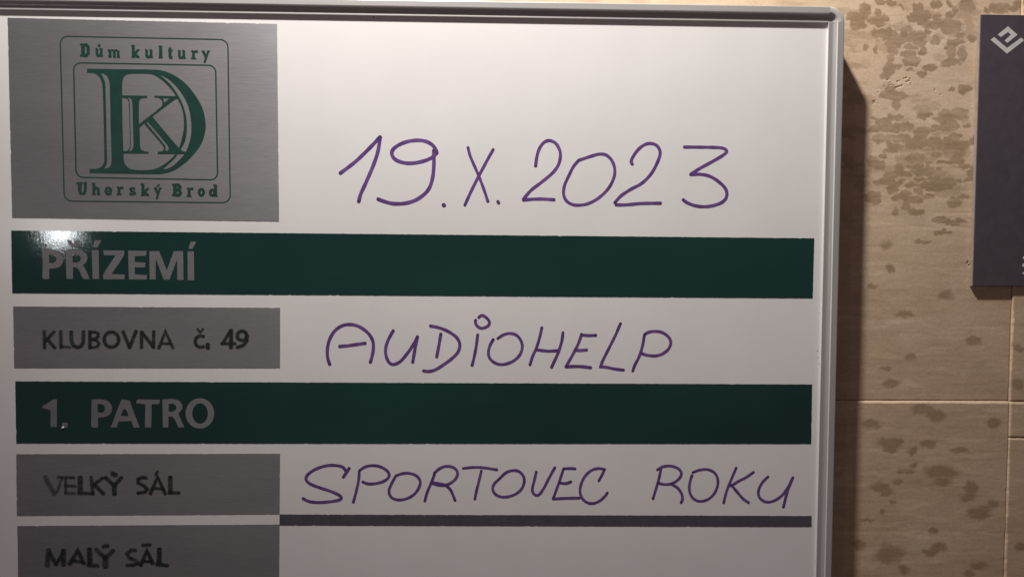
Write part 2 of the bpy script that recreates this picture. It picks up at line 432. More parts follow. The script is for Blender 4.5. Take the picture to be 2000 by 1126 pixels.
def tile(x0, x1, z0, z1, xs, zs, proud):
    X, Z = np.meshgrid(xs, zs)
    wx = X + (fbm(X * 0.16, Z * 0.16) - 0.5) * 4.2 + (fbm(X * 0.6 + 50, Z * 0.6) - 0.5) * 2.6
    wz = Z + (fbm(X * 0.16 + 90, Z * 0.16 + 40) - 0.5) * 3.2 + (fbm(X * 0.6 + 9, Z * 0.6 + 70) - 0.5) * 2.2
    # density of the brown mottling: rich in the upper part, sparse lower down
    upper = sstep(10, 60, Z) * 0.75 + 0.15
    v = np.zeros_like(X)
    for cx, cz, rx, rz in BLOTCH:
        if cx < xs[0] - 20 or cx > xs[-1] + 20 or cz < zs[0] - 20 or cz > zs[-1] + 20:
            continue
        d = np.sqrt(((wx - cx) / (rx * 1.25)) ** 2 + ((wz - cz) / (rz * 1.3)) ** 2)
        st = (0.95 if cz > 92 else 0.78) if cz > 10 else 0.72
        so = 1.12 if cz > 10 else 1.42
        v = np.maximum(v, sstep(so, 2.0 - so, d) * st * (0.60 + 0.62 * fbm(X * 0.12 + cx, Z * 0.3 + cz, 3)))
    extra = sstep(0.56, 0.66, fbm(wx * 0.085 + 7, wz * 0.17 + 3, 4)) * 0.45 * upper
    v = np.maximum(v, extra)
    v += (sstep(0.55, 0.70, fbm(X * 0.05 + 3, Z * 0.6 + 8, 4)) * 0.14) - sstep(0.58, 0.72, fbm(X * 0.05 + 63, Z * 0.35 + 18, 4)) * 0.20
    v = np.clip(v + 0.40 * (1 - sstep(-70, 120, Z)), 0, 1)
    Y = WALL_Y - proud + (fbm(X * 0.03, Z * 0.05) - 0.5) * 0.25
    # worn arris along the edges
    ex = np.minimum(X - x0, x1 - X); ez = np.minimum(Z - z0, z1 - Z)
    wob = (fbm(X * 0.22 + 5, Z * 0.22, 4) - 0.5)
    cham_x = np.where(X - x0 < x1 - X, np.clip(0.70 + wob * 1.7 - ex, 0, 1.4), np.clip(0.25 + wob * 0.9 - ex, 0, 1.0))
    cham_z = np.where(z1 - Z < Z - z0, np.clip(1.15 + wob * 1.1 - ez, 0, 1.5), np.clip(0.30 + wob * 0.5 - ez, 0, 1.0))
    Y = Y + cham_x * 1.0 + cham_z * 1.0
    v = v * (1 - np.clip((cham_x + cham_z) * 3.0, 0, 1))      # the broken arris shows pale stone
    # chips and pits
    for cx, cz, rx, rz in PITS:
        ca, sa = (0.966, 0.259) if rx > rz else (1.0, 0.0)
        px, pz = (X - cx) * ca + (Z - cz) * sa, (Z - cz) * ca - (X - cx) * sa
        d = np.sqrt((px / max(rx * 1.05, 0.26)) ** 2 + (pz / max(rz * 0.8, 0.20)) ** 2)
        Y = Y + 0.55 * sstep(1.25, 0.5, d)
    for cx, cz, rx, rz in GOUGE:
        d = np.sqrt(((X - cx) / rx) ** 2 + ((Z - cz) / rz) ** 2)
        rough = fbm(X * 0.35, Z * 1.3 - X * 0.25, 3)
        Y = Y + sstep(1.1, 0.6, d) * np.clip((rough - 0.60) * 3.0, 0, 0.30)
    nz, nx = X.shape
    verts = np.stack([X.ravel(), Y.ravel(), Z.ravel()], 1)
    idx = np.arange(nx * nz).reshape(nz, nx)
    quads = np.stack([idx[:-1, :-1].ravel(), idx[:-1, 1:].ravel(), idx[1:, 1:].ravel(), idx[1:, :-1].ravel()], 1)
    ringi = np.concatenate([idx[0, :], idx[1:, -1], idx[-1, -2::-1], idx[-2:0:-1, 0]])
    back = verts[ringi].copy(); back[:, 1] = WALL_Y + 3.5
    bi = np.arange(len(ringi)) + len(verts)
    nxt = np.roll(np.arange(len(ringi)), -1)
    side = np.stack([ringi[nxt], ringi, bi, bi[nxt]], 1)
    allv = np.concatenate([verts, back]) * MM
    allq = np.concatenate([quads, side])
    me = bpy.data.meshes.new('tile')
    me.vertices.add(len(allv)); me.vertices.foreach_set('co', allv.ravel())
    me.loops.add(allq.size); me.loops.foreach_set('vertex_index', allq.ravel().astype(np.int32))
    me.polygons.add(len(allq)); me.polygons.foreach_set('loop_start', np.arange(0, allq.size, 4, dtype=np.int32))
    me.update(calc_edges=True)
    at = me.attributes.new('blotch', 'FLOAT', 'POINT')
    at.data.foreach_set('value', np.concatenate([v.ravel(), v.ravel()[ringi]]).astype(np.float32))
    sm = np.ones(len(allq), bool); sm[len(quads):] = False
    me.polygons.foreach_set('use_smooth', sm)
    return link('tile', me, 'stone', wall)

JX, JZ, JZ2 = 300.9, -79.5, -100.5
g = 0.12
def axis(a, b2, fa, fb, fine=0.42, coarse=9.0):
    """sample positions from a to b, fine between fa and fb"""
    out = []
    if fa > a: out += list(np.linspace(a, fa, max(2, int((fa - a) / coarse)), endpoint=False))
    lo, hi = max(a, fa), min(b2, fb)
    if hi > lo: out += list(np.linspace(lo, hi, max(2, int((hi - lo) / fine))))
    if fb < b2: out += list(np.linspace(max(fb, a), b2, max(2, int((b2 - max(fb, a)) / coarse)) + 1))[1 if hi > lo else 0:]
    return np.array(out)
cols = [(-700, -300 - g), (-300 + g, JX - g), (JX + g, 700)]
rows_l = [(-680, JZ - g), (JZ + g, 330), (330 + 2 * g, 700)]
rows_r = [(-680, JZ2 - g), (JZ2 + g, JZ - g), (JZ + g, 330), (330 + 2 * g, 700)]
for ci, (a, b2) in enumerate(cols):
    for ri, (c, d) in enumerate(rows_r if ci == 2 else rows_l):
        near = (ci == 1 and ri < 2) or (ci == 2 and ri < 3)
        if near:
            xs = axis(a, b2, 182, 322); zs = axis(c, d, -192, 158)
        else:
            xs = axis(a, b2, 1e6, 1e6 + 1) if False else np.linspace(a, b2, int((b2 - a) / 7) + 2)
            zs = np.linspace(c, d, int((d - c) / 7) + 2)
        tile(a, b2, c, d, xs, zs, ((1.0, 0.0, 0.2), (1.0, 0.0, 0.2), (1.5, 1.44, 0.95, 0.4))[ci][ri])

# ------------------------------------------------------------------ the whiteboard
board = tag(empty('whiteboard', (0, 0, 0)),
            'white framed notice board with green heading strips, grey room labels and purple handwriting', 'whiteboard')
IR, IT, IL, IB = 181.77, 130.4, -272.5, -232.0       # inner edges of the frame
WF = 8.3                                            # width of the frame profile
panel = from_bm(box_bm(IL - 4, IR + 4, 0.0, 9.0, IB - 4, IT + 4), 'writing_surface', 'white', board)

# frame profile: (distance outwards from the writing surface, height in front of it)
PROF = [(0.0, -0.3), (0.0, 1.25), (0.14, 1.42), (0.45, 1.42), (2.55, 1.10), (3.1, 1.20), (3.6, 1.48), (4.0, 1.90), (4.25, 2.35),
        (4.38, 2.85), (4.50, 3.05), (4.75, 3.12), (7.55, 3.02), (7.95, 2.88), (8.2, 2.55), (8.3, 2.1), (8.3, -15.0)]
PROF_CAP = [(0.0, -0.3), (0.0, 1.0), (0.2, 1.15), (0.6, 1.25), (2.4, 1.15), (3.1, 1.30), (3.7, 1.68), (4.1, 2.15), (4.4, 2.62), (4.75, 2.95), (5.2, 3.10),
            (7.3, 3.02), (7.85, 2.82), (8.2, 2.45), (8.3, 2.0), (8.3, -15.0)]

def rail(name, a, b2, out, mat):
    """straight profile between two points of the inner edge; out = outward direction"""
    bm = bmesh.new()
    ends = []
    for p in (a, b2):
        ends.append([bm.verts.new(((p[0] + out[0] * u) * MM, -h * MM, (p[1] + out[1] * u) * MM)) for u, h in PROF])
    for i in range(len(PROF) - 1):
        bm.faces.new((ends[0][i], ends[0][i + 1], ends[1][i + 1], ends[1][i]))
    for e in ends:
        bm.faces.new(e)
    bmesh.ops.recalc_face_normals(bm, faces=bm.faces)
    o = from_bm(bm, name, mat, board)
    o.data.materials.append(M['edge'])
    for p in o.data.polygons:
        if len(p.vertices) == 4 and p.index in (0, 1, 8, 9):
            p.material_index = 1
    return o

def cap(center, a0):
    bm = bmesh.new()
    n = 14
    rowsv = []
    for k in range(n + 1):
        t = a0 + math.pi / 2 * k / n
        rowsv.append([bm.verts.new(((center[0] + math.cos(t) * u) * MM, -h * MM, (center[1] + math.sin(t) * u) * MM)) for u, h in PROF_CAP])
    for k in range(n):
        for i in range(len(PROF_CAP) - 1):
            bm.faces.new((rowsv[k][i], rowsv[k][i + 1], rowsv[k + 1][i + 1], rowsv[k + 1][i]))
    bmesh.ops.remove_doubles(bm, verts=bm.verts[:], dist=1e-6)
    bmesh.ops.recalc_face_normals(bm, faces=bm.faces)
    return from_bm(bm, 'corner_cap', 'cap', board, smooth=True)

gp = 0.06
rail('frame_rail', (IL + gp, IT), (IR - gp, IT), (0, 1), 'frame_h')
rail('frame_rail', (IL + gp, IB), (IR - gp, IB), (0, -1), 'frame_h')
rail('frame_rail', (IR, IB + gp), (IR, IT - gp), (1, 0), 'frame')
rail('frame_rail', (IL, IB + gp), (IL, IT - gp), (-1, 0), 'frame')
for c, a0 in (((IR, IT), 0), ((IL, IT), math.pi / 2), ((IL, IB), math.pi), ((IR, IB), 1.5 * math.pi)):
    cap(c, a0)

# logo plate with its printed emblem
STK = 0.14
plate = sheet('logo_plate', [ragged([[-258.6,126.55],[-116.57,125.52],[-115.87,20.09],[-257.94,20.74]])], -0.05, STK, 'foil', board)
plate['label'] = 'grey brushed plate with green DK emblem'
sheet('emblem_outline', [[[-231.48,113.16],[-231.34,114.31],[-230.91,115.38],[-230.22,116.29],[-229.31,116.99],[-228.25,117.43],[-227.1,117.57],[-146.8,117.11],[-145.64,116.95],[-144.56,116.5],[-143.63,115.79],[-142.91,114.86],[-142.45,113.78],[-142.29,112.62],[-141.59,33.98],[-141.73,32.81],[-142.17,31.71],[-142.88,30.78],[-143.81,30.06],[-144.89,29.6],[-146.06,29.45],[-226.12,29.5],[-227.27,29.66],[-228.35,30.11],[-229.29,30.83],[-230.01,31.76],[-230.46,32.85],[-230.63,34.01]],[[-230.8,113.17],[-230.69,114.14],[-230.32,115.04],[-229.74,115.81],[-228.97,116.4],[-228.08,116.77],[-227.11,116.89],[-146.8,116.4],[-145.83,116.26],[-144.92,115.88],[-144.13,115.28],[-143.52,114.5],[-143.14,113.59],[-143.0,112.61],[-142.29,33.97],[-142.41,32.99],[-142.78,32.06],[-143.37,31.27],[-144.16,30.67],[-145.07,30.29],[-146.05,30.16],[-226.11,30.22],[-227.08,30.35],[-227.99,30.73],[-228.78,31.34],[-229.39,32.12],[-229.77,33.04],[-229.91,34.02]]], STK - 0.02, STK + 0.03, 'green_print', plate)
sheet('emblem_outline', [[[-224.64,99.61],[-224.51,100.68],[-224.11,101.67],[-223.47,102.52],[-222.62,103.17],[-221.63,103.58],[-220.57,103.72],[-153.03,103.42],[-151.95,103.28],[-150.95,102.86],[-150.08,102.2],[-149.41,101.33],[-148.99,100.33],[-148.83,99.26],[-148.27,45.82],[-148.4,44.73],[-148.81,43.73],[-149.47,42.86],[-150.32,42.2],[-151.32,41.79],[-152.4,41.66],[-220.03,42.18],[-221.1,42.33],[-222.1,42.75],[-222.96,43.42],[-223.63,44.29],[-224.05,45.3],[-224.2,46.38]],[[-223.91,99.62],[-223.8,100.49],[-223.48,101.31],[-222.95,102.0],[-222.26,102.54],[-221.45,102.87],[-220.58,102.98],[-153.03,102.66],[-152.15,102.54],[-151.33,102.19],[-150.62,101.65],[-150.07,100.95],[-149.73,100.13],[-149.6,99.25],[-149.02,45.81],[-149.13,44.92],[-149.46,44.1],[-149.99,43.39],[-150.7,42.85],[-151.52,42.52],[-152.4,42.41],[-220.02,42.95],[-220.9,43.07],[-221.71,43.42],[-222.42,43.97],[-222.96,44.68],[-223.31,45.5],[-223.43,46.39]]], STK - 0.02, STK + 0.03, 'green_print', plate)
sheet('emblem_letter', [[[-217.27,100.36],[-201.29,100.28],[-179.76,100.23],[-174.76,99.05],[-169.76,96.6],[-164.77,92.65],[-160.29,87.17],[-156.81,81.16],[-155.43,76.64],[-154.76,71.84],[-154.99,68.05],[-156.44,62.72],[-159.76,57.26],[-165.11,51.47],[-171.7,46.84],[-177.77,44.85],[-181.8,44.6],[-216.73,44.84],[-216.7,47.22],[-213.19,47.31],[-210.67,48.19],[-209.09,50.49],[-208.75,53.27],[-208.88,71.79],[-209.17,89.54],[-209.48,92.55],[-210.59,95.54],[-212.32,97.27],[-214.31,98.0],[-217.3,98.06]],[[-209.96,97.96],[-208.32,97.58],[-206.59,96.1],[-205.62,93.6],[-205.41,89.59],[-205.22,71.83],[-205.0,57.1],[-204.96,52.05],[-205.39,49.26],[-206.41,47.99],[-208.93,47.35],[-207.9,48.98],[-207.27,51.52],[-207.33,55.31],[-207.48,71.81],[-207.67,89.56],[-207.87,93.07],[-208.74,95.57]],[[-198.77,92.69],[-198.09,95.71],[-196.32,97.34],[-193.81,97.88],[-183.8,97.82],[-180.3,96.46],[-176.32,93.5],[-172.84,89.77],[-170.6,86.53],[-169.12,84.03],[-167.39,80.02],[-166.52,75.49],[-166.37,70.19],[-167.26,65.12],[-168.82,59.54],[-171.12,55.46],[-174.68,51.88],[-179.25,48.79],[-182.79,47.33],[-186.82,46.93],[-192.85,46.97],[-195.86,47.85],[-197.85,50.1],[-198.43,52.12],[-198.54,55.15],[-198.72,62.23],[-198.91,71.81]],[[-179.04,97.58],[-174.79,95.53],[-170.81,92.06],[-167.33,87.58],[-164.36,82.07],[-162.89,76.04],[-162.43,70.99],[-162.73,65.18],[-164.54,58.83],[-166.59,55.01],[-171.68,49.88],[-175.22,47.82],[-177.75,47.38],[-172.16,52.41],[-169.61,55.73],[-167.57,59.05],[-165.77,62.61],[-164.87,67.68],[-164.83,72.73],[-165.4,77.02],[-166.87,82.04],[-169.34,87.05],[-172.81,92.04],[-176.3,95.51]]], STK - 0.02, STK + 0.03, 'green_print', plate, smooth=True)
kk = [[[[-199.19,86.51],[-185.66,86.43],[-185.68,85.22],[-188.44,85.04],[-189.7,84.02],[-190.07,82.25],[-190.18,72.02],[-189.85,69.4],[-189.71,59.3],[-188.97,57.54],[-186.72,56.81],[-185.21,56.82],[-185.22,55.56],[-198.69,55.51],[-198.68,56.82],[-196.77,56.94],[-195.75,57.97],[-195.13,59.74],[-195.2,71.96],[-195.48,82.68],[-196.21,84.69],[-199.21,85.25]],[[-195.95,85.39],[-194.7,85.11],[-193.86,83.96],[-193.59,81.7],[-193.44,71.98],[-193.21,60.52],[-193.48,58.5],[-194.5,57.07],[-195.66,56.96],[-194.84,58.74],[-194.66,61.01],[-194.79,71.96],[-194.93,82.19],[-195.26,84.19]]],[[[-181.8,86.53],[-169.1,86.45],[-168.86,85.04],[-170.87,84.61],[-183.01,75.28],[-187.07,71.96],[-189.9,69.4],[-190.08,71.41],[-178.19,80.89],[-177.67,82.91],[-178.41,84.67],[-179.9,85.4],[-181.81,85.48]],[[-177.4,85.18],[-173.88,85.23],[-176.66,82.92],[-177.0,84.18]]],[[[-183.01,75.38],[-168.83,58.53],[-167.08,57.28],[-165.06,56.8],[-165.58,55.63],[-180.44,55.46],[-180.43,56.72],[-177.91,57.06],[-176.99,58.18],[-177.23,59.44],[-187.32,71.45],[-186.56,72.47],[-184.53,74.51]],[[-186.26,72.12],[-185.55,72.63],[-175.36,60.48],[-174.47,58.71],[-174.88,57.44],[-176.05,57.08],[-176.23,58.95],[-176.62,60.31]]]]
bmK = []
for i, lp in enumerate(kk):
    bmK.append(sheet('emblem_letter', lp, STK - 0.02, STK + 0.05 + 0.015 * i, 'green_print', plate, smooth=True))
bm = bmesh.new()
for o in bmK:
    bm.from_mesh(o.data)
    bpy.data.objects.remove(o)
from_bm(bm, 'emblem_letter', 'green_print', plate)

def stroke_letters(letters, parent, mat, opac=None, soft=False, name='letter', fat=1.0):
    for i, lt in enumerate(letters):
        r = Ribbons(STK + 0.03)
        for w, pts in lt:
            op = 1.0 if opac is None else opac[i]
            if opac is not None:
                op *= random.uniform(0.85, 1.1)
            r.add(pts, w * fat, min(op, 1.0), soft=soft)
        r.build(name, mat, parent)
stroke_letters([[[1.658,[[-219.19,113.34],[-219.28,106.69]]],[0.932,[[-220.84,112.97],[-217.36,113.02]]],[0.932,[[-220.92,107.12],[-217.43,107.17]]],[1.347,[[-218.85,112.85],[-217.36,112.82],[-216.52,111.73],[-216.57,108.48],[-217.43,107.27],[-218.93,107.15]]]],[[1.191,[[-211.9,111.05],[-211.94,107.95],[-211.5,107.2],[-210.7,107.21],[-209.69,107.88]]],[1.191,[[-209.65,111.08],[-209.7,106.78]]],[0.777,[[-212.75,110.89],[-211.85,110.9]]],[0.777,[[-210.55,110.92],[-209.55,110.93]]],[0.777,[[-209.7,107.13],[-208.7,107.14]]],[0.414,[[-210.23,112.57],[-210.25,112.46],[-210.28,112.36],[-210.34,112.26],[-210.42,112.18],[-210.52,112.12],[-210.63,112.08],[-210.74,112.07],[-210.85,112.08],[-210.95,112.11],[-211.05,112.17],[-211.12,112.25],[-211.18,112.34],[-211.22,112.45],[-211.23,112.56],[-211.22,112.67],[-211.18,112.78],[-211.12,112.87],[-211.04,112.95],[-210.94,113.01],[-210.84,113.05],[-210.72,113.07],[-210.61,113.06],[-210.51,113.02],[-210.41,112.96],[-210.34,112.88],[-210.28,112.79],[-210.24,112.68],[-210.23,112.57]]]],[[1.191,[[-205.07,110.55],[-205.11,106.54]]],[1.191,[[-202.77,110.18],[-202.82,106.58]]],[1.191,[[-200.73,110.11],[-200.77,106.61]]],[0.829,[[-205.07,109.85],[-203.92,110.37],[-202.78,109.78]]],[0.829,[[-202.78,109.88],[-201.67,110.4],[-200.73,109.61]]],[0.829,[[-205.96,106.88],[-204.16,106.91]]],[0.829,[[-203.46,106.87],[-202.01,106.89]]],[0.829,[[-201.51,106.85],[-199.86,106.87]]],[0.829,[[-206.17,110.23],[-205.07,110.25]]]],[[1.347,[[-192.75,113.18],[-192.82,106.52]]],[0.829,[[-193.85,112.81],[-192.75,112.83]]],[0.829,[[-193.82,106.86],[-191.71,106.89]]],[0.829,[[-190.98,110.5],[-189.58,110.52]]],[0.829,[[-191.11,106.9],[-189.51,106.92]]],[0.932,[[-190.28,110.41],[-192.4,108.43]]],[1.14,[[-192.1,108.73],[-190.31,106.86]]]],[[1.191,[[-185.72,110.83],[-185.75,107.62],[-185.31,106.88],[-184.51,106.89],[-183.4,107.56]]],[1.191,[[-183.37,110.87],[-183.41,106.45]]],[0.777,[[-186.57,110.67],[-185.67,110.68]]],[0.777,[[-184.27,110.7],[-183.27,110.72]]],[0.777,[[-183.41,106.81],[-182.41,106.82]]]],[[1.45,[[-178.29,113.04],[-178.35,106.43]]],[0.829,[[-179.39,112.68],[-178.29,112.69]]],[0.829,[[-179.45,106.76],[-177.2,106.79]]]],[[1.347,[[-173.34,112.11],[-173.38,107.5],[-173.08,106.8],[-172.08,106.72]]],[0.829,[[-174.41,110.5],[-172.0,110.53]]]],[[1.191,[[-168.39,110.68],[-168.41,107.47],[-167.97,106.73],[-167.17,106.74],[-166.11,107.41]]],[1.191,[[-166.08,110.72],[-166.12,106.3]]],[0.777,[[-169.24,110.52],[-168.34,110.53]]],[0.777,[[-166.98,110.55],[-165.98,110.57]]],[0.777,[[-166.11,106.65],[-165.11,106.67]]]],[[1.295,[[-160.96,110.69],[-161.0,106.17]]],[0.829,[[-162.22,110.32],[-160.96,110.34]]],[0.829,[[-162.25,106.51],[-159.64,106.54]]],[1.036,[[-160.97,109.59],[-160.11,110.2],[-158.61,110.22]]],[0.725,[[-159.01,110.22],[-159.01,109.52]]]],[[1.243,[[-155.84,110.41],[-154.31,107.27]]],[0.932,[[-153.08,110.45],[-155.03,104.75],[-155.53,104.74]]],[0.777,[[-156.6,110.35],[-154.99,110.38]]],[0.777,[[-153.83,110.39],[-152.22,110.42]]]]], plate, 'green_print', fat=1.22)
stroke_letters([[[1.658,[[-221.92,39.73],[-221.98,35.17]]],[1.243,[[-221.97,35.37],[-221.54,34.06],[-219.89,33.92],[-219.01,35.3],[-218.96,39.65]]],[0.932,[[-223.77,39.5],[-220.31,39.54]]],[0.932,[[-219.96,39.54],[-218.06,39.56]]]],[[1.295,[[-214.44,39.7],[-214.52,33.42]]],[1.295,[[-214.49,36.25],[-213.32,37.03],[-212.17,36.53],[-212.11,33.44]]],[0.777,[[-215.55,39.33],[-214.45,39.35]]],[0.777,[[-215.47,33.71],[-213.41,33.73]]],[0.777,[[-212.91,33.63],[-211.1,33.65]]]],[[1.191,[[-205.66,34.72],[-205.44,36.09],[-206.44,37.1],[-207.65,36.93],[-208.22,35.4],[-207.68,33.89],[-206.48,33.7],[-205.26,34.32]]],[0.725,[[-208.07,35.2],[-205.45,35.23]]]],[[1.295,[[-201.1,37.76],[-201.15,33.34]]],[0.829,[[-202.36,37.39],[-201.11,37.4]]],[0.829,[[-202.41,33.69],[-199.79,33.71]]],[1.036,[[-201.11,36.64],[-200.25,37.26],[-198.74,37.28]]],[0.725,[[-199.15,37.27],[-199.15,36.56]]]],[[1.14,[[-192.56,36.68],[-194.07,37.17],[-195.08,36.65],[-194.74,35.64],[-193.18,35.05],[-192.79,34.24],[-194.1,33.72],[-195.71,34.11]]]],[[1.347,[[-188.4,39.66],[-188.47,33.06]]],[0.829,[[-189.51,39.3],[-188.4,39.31]]],[0.829,[[-189.47,33.41],[-187.36,33.43]]],[0.829,[[-186.57,36.94],[-185.15,36.96]]],[0.829,[[-186.7,33.44],[-185.09,33.45]]],[0.932,[[-185.86,36.85],[-188.05,35.0]]],[1.14,[[-187.74,35.3],[-185.9,33.39]]]],[[1.243,[[-181.88,37.19],[-180.34,34.01]]],[0.932,[[-179.36,37.22],[-181.07,31.81],[-181.57,31.81]]],[0.777,[[-182.63,37.13],[-181.02,37.15]]],[0.777,[[-180.11,37.16],[-178.5,37.17]]],[0.725,[[-181.11,37.86],[-179.59,39.4]]]],[[1.658,[[-171.36,39.63],[-171.42,33.03]]],[0.932,[[-173.03,39.21],[-169.75,39.24]]],[0.932,[[-173.08,33.52],[-169.8,33.55]]],[1.295,[[-171.01,39.13],[-169.25,39.05],[-168.65,37.83],[-169.52,36.71],[-171.04,36.49]]],[1.295,[[-170.28,36.5],[-168.87,36.0],[-168.38,34.79],[-169.19,33.66],[-171.06,33.54]]]],[[1.295,[[-163.86,37.63],[-163.9,32.85]]],[0.829,[[-165.12,37.26],[-163.86,37.27]]],[0.829,[[-165.16,33.19],[-162.53,33.22]]],[1.036,[[-163.87,36.51],[-163.0,37.13],[-161.59,37.14]]],[0.725,[[-161.99,37.14],[-162.0,36.43]]]],[[1.243,[[-156.09,35.26],[-156.12,34.89],[-156.22,34.53],[-156.36,34.21],[-156.56,33.95],[-156.79,33.74],[-157.05,33.62],[-157.32,33.57],[-157.59,33.61],[-157.84,33.73],[-158.07,33.93],[-158.26,34.2],[-158.4,34.51],[-158.49,34.87],[-158.52,35.24],[-158.48,35.61],[-158.39,35.97],[-158.25,36.29],[-158.05,36.56],[-157.82,36.76],[-157.56,36.89],[-157.29,36.93],[-157.02,36.89],[-156.77,36.77],[-156.54,36.57],[-156.35,36.31],[-156.21,35.99],[-156.12,35.64],[-156.09,35.26]]]],[[1.191,[[-150.37,35.12],[-150.4,34.78],[-150.49,34.45],[-150.62,34.16],[-150.8,33.92],[-151.01,33.73],[-151.25,33.62],[-151.5,33.58],[-151.75,33.61],[-151.98,33.72],[-152.19,33.9],[-152.36,34.14],[-152.5,34.43],[-152.58,34.76],[-152.6,35.09],[-152.57,35.43],[-152.49,35.76],[-152.35,36.05],[-152.17,36.29],[-151.96,36.48],[-151.73,36.59],[-151.48,36.63],[-151.23,36.6],[-151.0,36.49],[-150.79,36.31],[-150.61,36.07],[-150.48,35.78],[-150.4,35.46],[-150.37,35.12]]],[1.347,[[-149.74,39.55],[-149.78,32.93]]],[0.777,[[-150.95,39.18],[-149.74,39.19]]],[0.777,[[-149.78,33.34],[-148.66,33.35]]]]], plate, 'green_print', fat=1.22)

# green heading strips, their letters in the same grey foil as the plates
def heading(quad, letters, label):
    s = sheet('heading_strip', [ragged(quad)], -0.05, STK, 'green', board)
    s['label'] = label
    for lt in letters:
        sheet('letter', lt, STK - 0.02, STK + 0.03, 'foil', s, smooth=True)
    return s
strip1 = heading([[-258.6,13.88],[177.06,13.43],[176.95,-19.66],[-258.61,-19.7]], [[[[-242.48,3.79],[-238.56,3.92],[-235.56,3.61],[-233.27,2.46],[-231.68,0.83],[-231.24,-1.27],[-231.74,-3.62],[-233.15,-5.27],[-235.7,-6.13],[-238.71,-6.39],[-238.79,-11.97],[-241.79,-11.99],[-242.47,-11.2],[-242.13,-3.7]],[[-238.83,1.11],[-236.75,1.03],[-235.15,0.1],[-234.71,-1.2],[-235.42,-2.71],[-237.05,-3.42],[-238.66,-3.29]]],[[[-229.93,3.66],[-226.32,3.92],[-222.63,3.72],[-220.1,2.8],[-218.59,0.94],[-218.44,-1.17],[-219.25,-3.05],[-220.88,-4.24],[-219.75,-6.11],[-218.17,-9.61],[-217.28,-11.82],[-220.52,-11.84],[-221.43,-10.58],[-222.77,-7.3],[-224.14,-5.81],[-226.13,-5.54],[-226.21,-11.78],[-229.31,-11.81],[-229.67,-10.64]],[[-226.22,1.21],[-224.05,1.36],[-222.44,0.67],[-221.85,-0.82],[-222.48,-2.37],[-224.1,-3.0],[-226.28,-2.87]],[[-229.39,8.95],[-227.41,8.97],[-225.59,6.97],[-224.4,8.99],[-221.87,8.87],[-223.3,5.12],[-225.85,4.95],[-227.45,6.02]]],[[[-216.01,3.77],[-212.36,3.8],[-212.32,-11.69],[-215.79,-11.8]],[[-214.23,9.08],[-210.76,9.1],[-213.13,5.06],[-215.58,5.32]]],[[[-210.04,3.68],[-198.79,3.58],[-198.95,1.09],[-205.66,-9.05],[-198.47,-9.33],[-198.82,-11.83],[-209.96,-11.9],[-210.06,-9.32],[-203.31,1.06],[-209.47,1.01]]],[[[-196.7,3.6],[-186.82,3.53],[-187.21,0.95],[-193.16,0.67],[-193.19,-2.53],[-187.48,-2.81],[-187.74,-5.26],[-193.22,-5.3],[-193.26,-9.2],[-186.76,-9.48],[-187.02,-11.88],[-196.41,-11.9]]],[[[-185.33,3.41],[-180.08,3.45],[-176.13,-6.96],[-172.32,3.51],[-167.34,3.55],[-167.23,-11.98],[-170.59,-12.0],[-170.58,-0.8],[-174.78,-11.89],[-177.81,-11.91],[-182.02,-0.42],[-182.13,-11.85],[-185.34,-11.73]]],[[[-164.96,3.47],[-161.61,3.5],[-161.5,-12.13],[-165.0,-12.06]],[[-163.2,8.66],[-160.26,8.68],[-162.39,4.81],[-164.49,4.89]]]], 'green strip headed PŘÍZEMÍ')
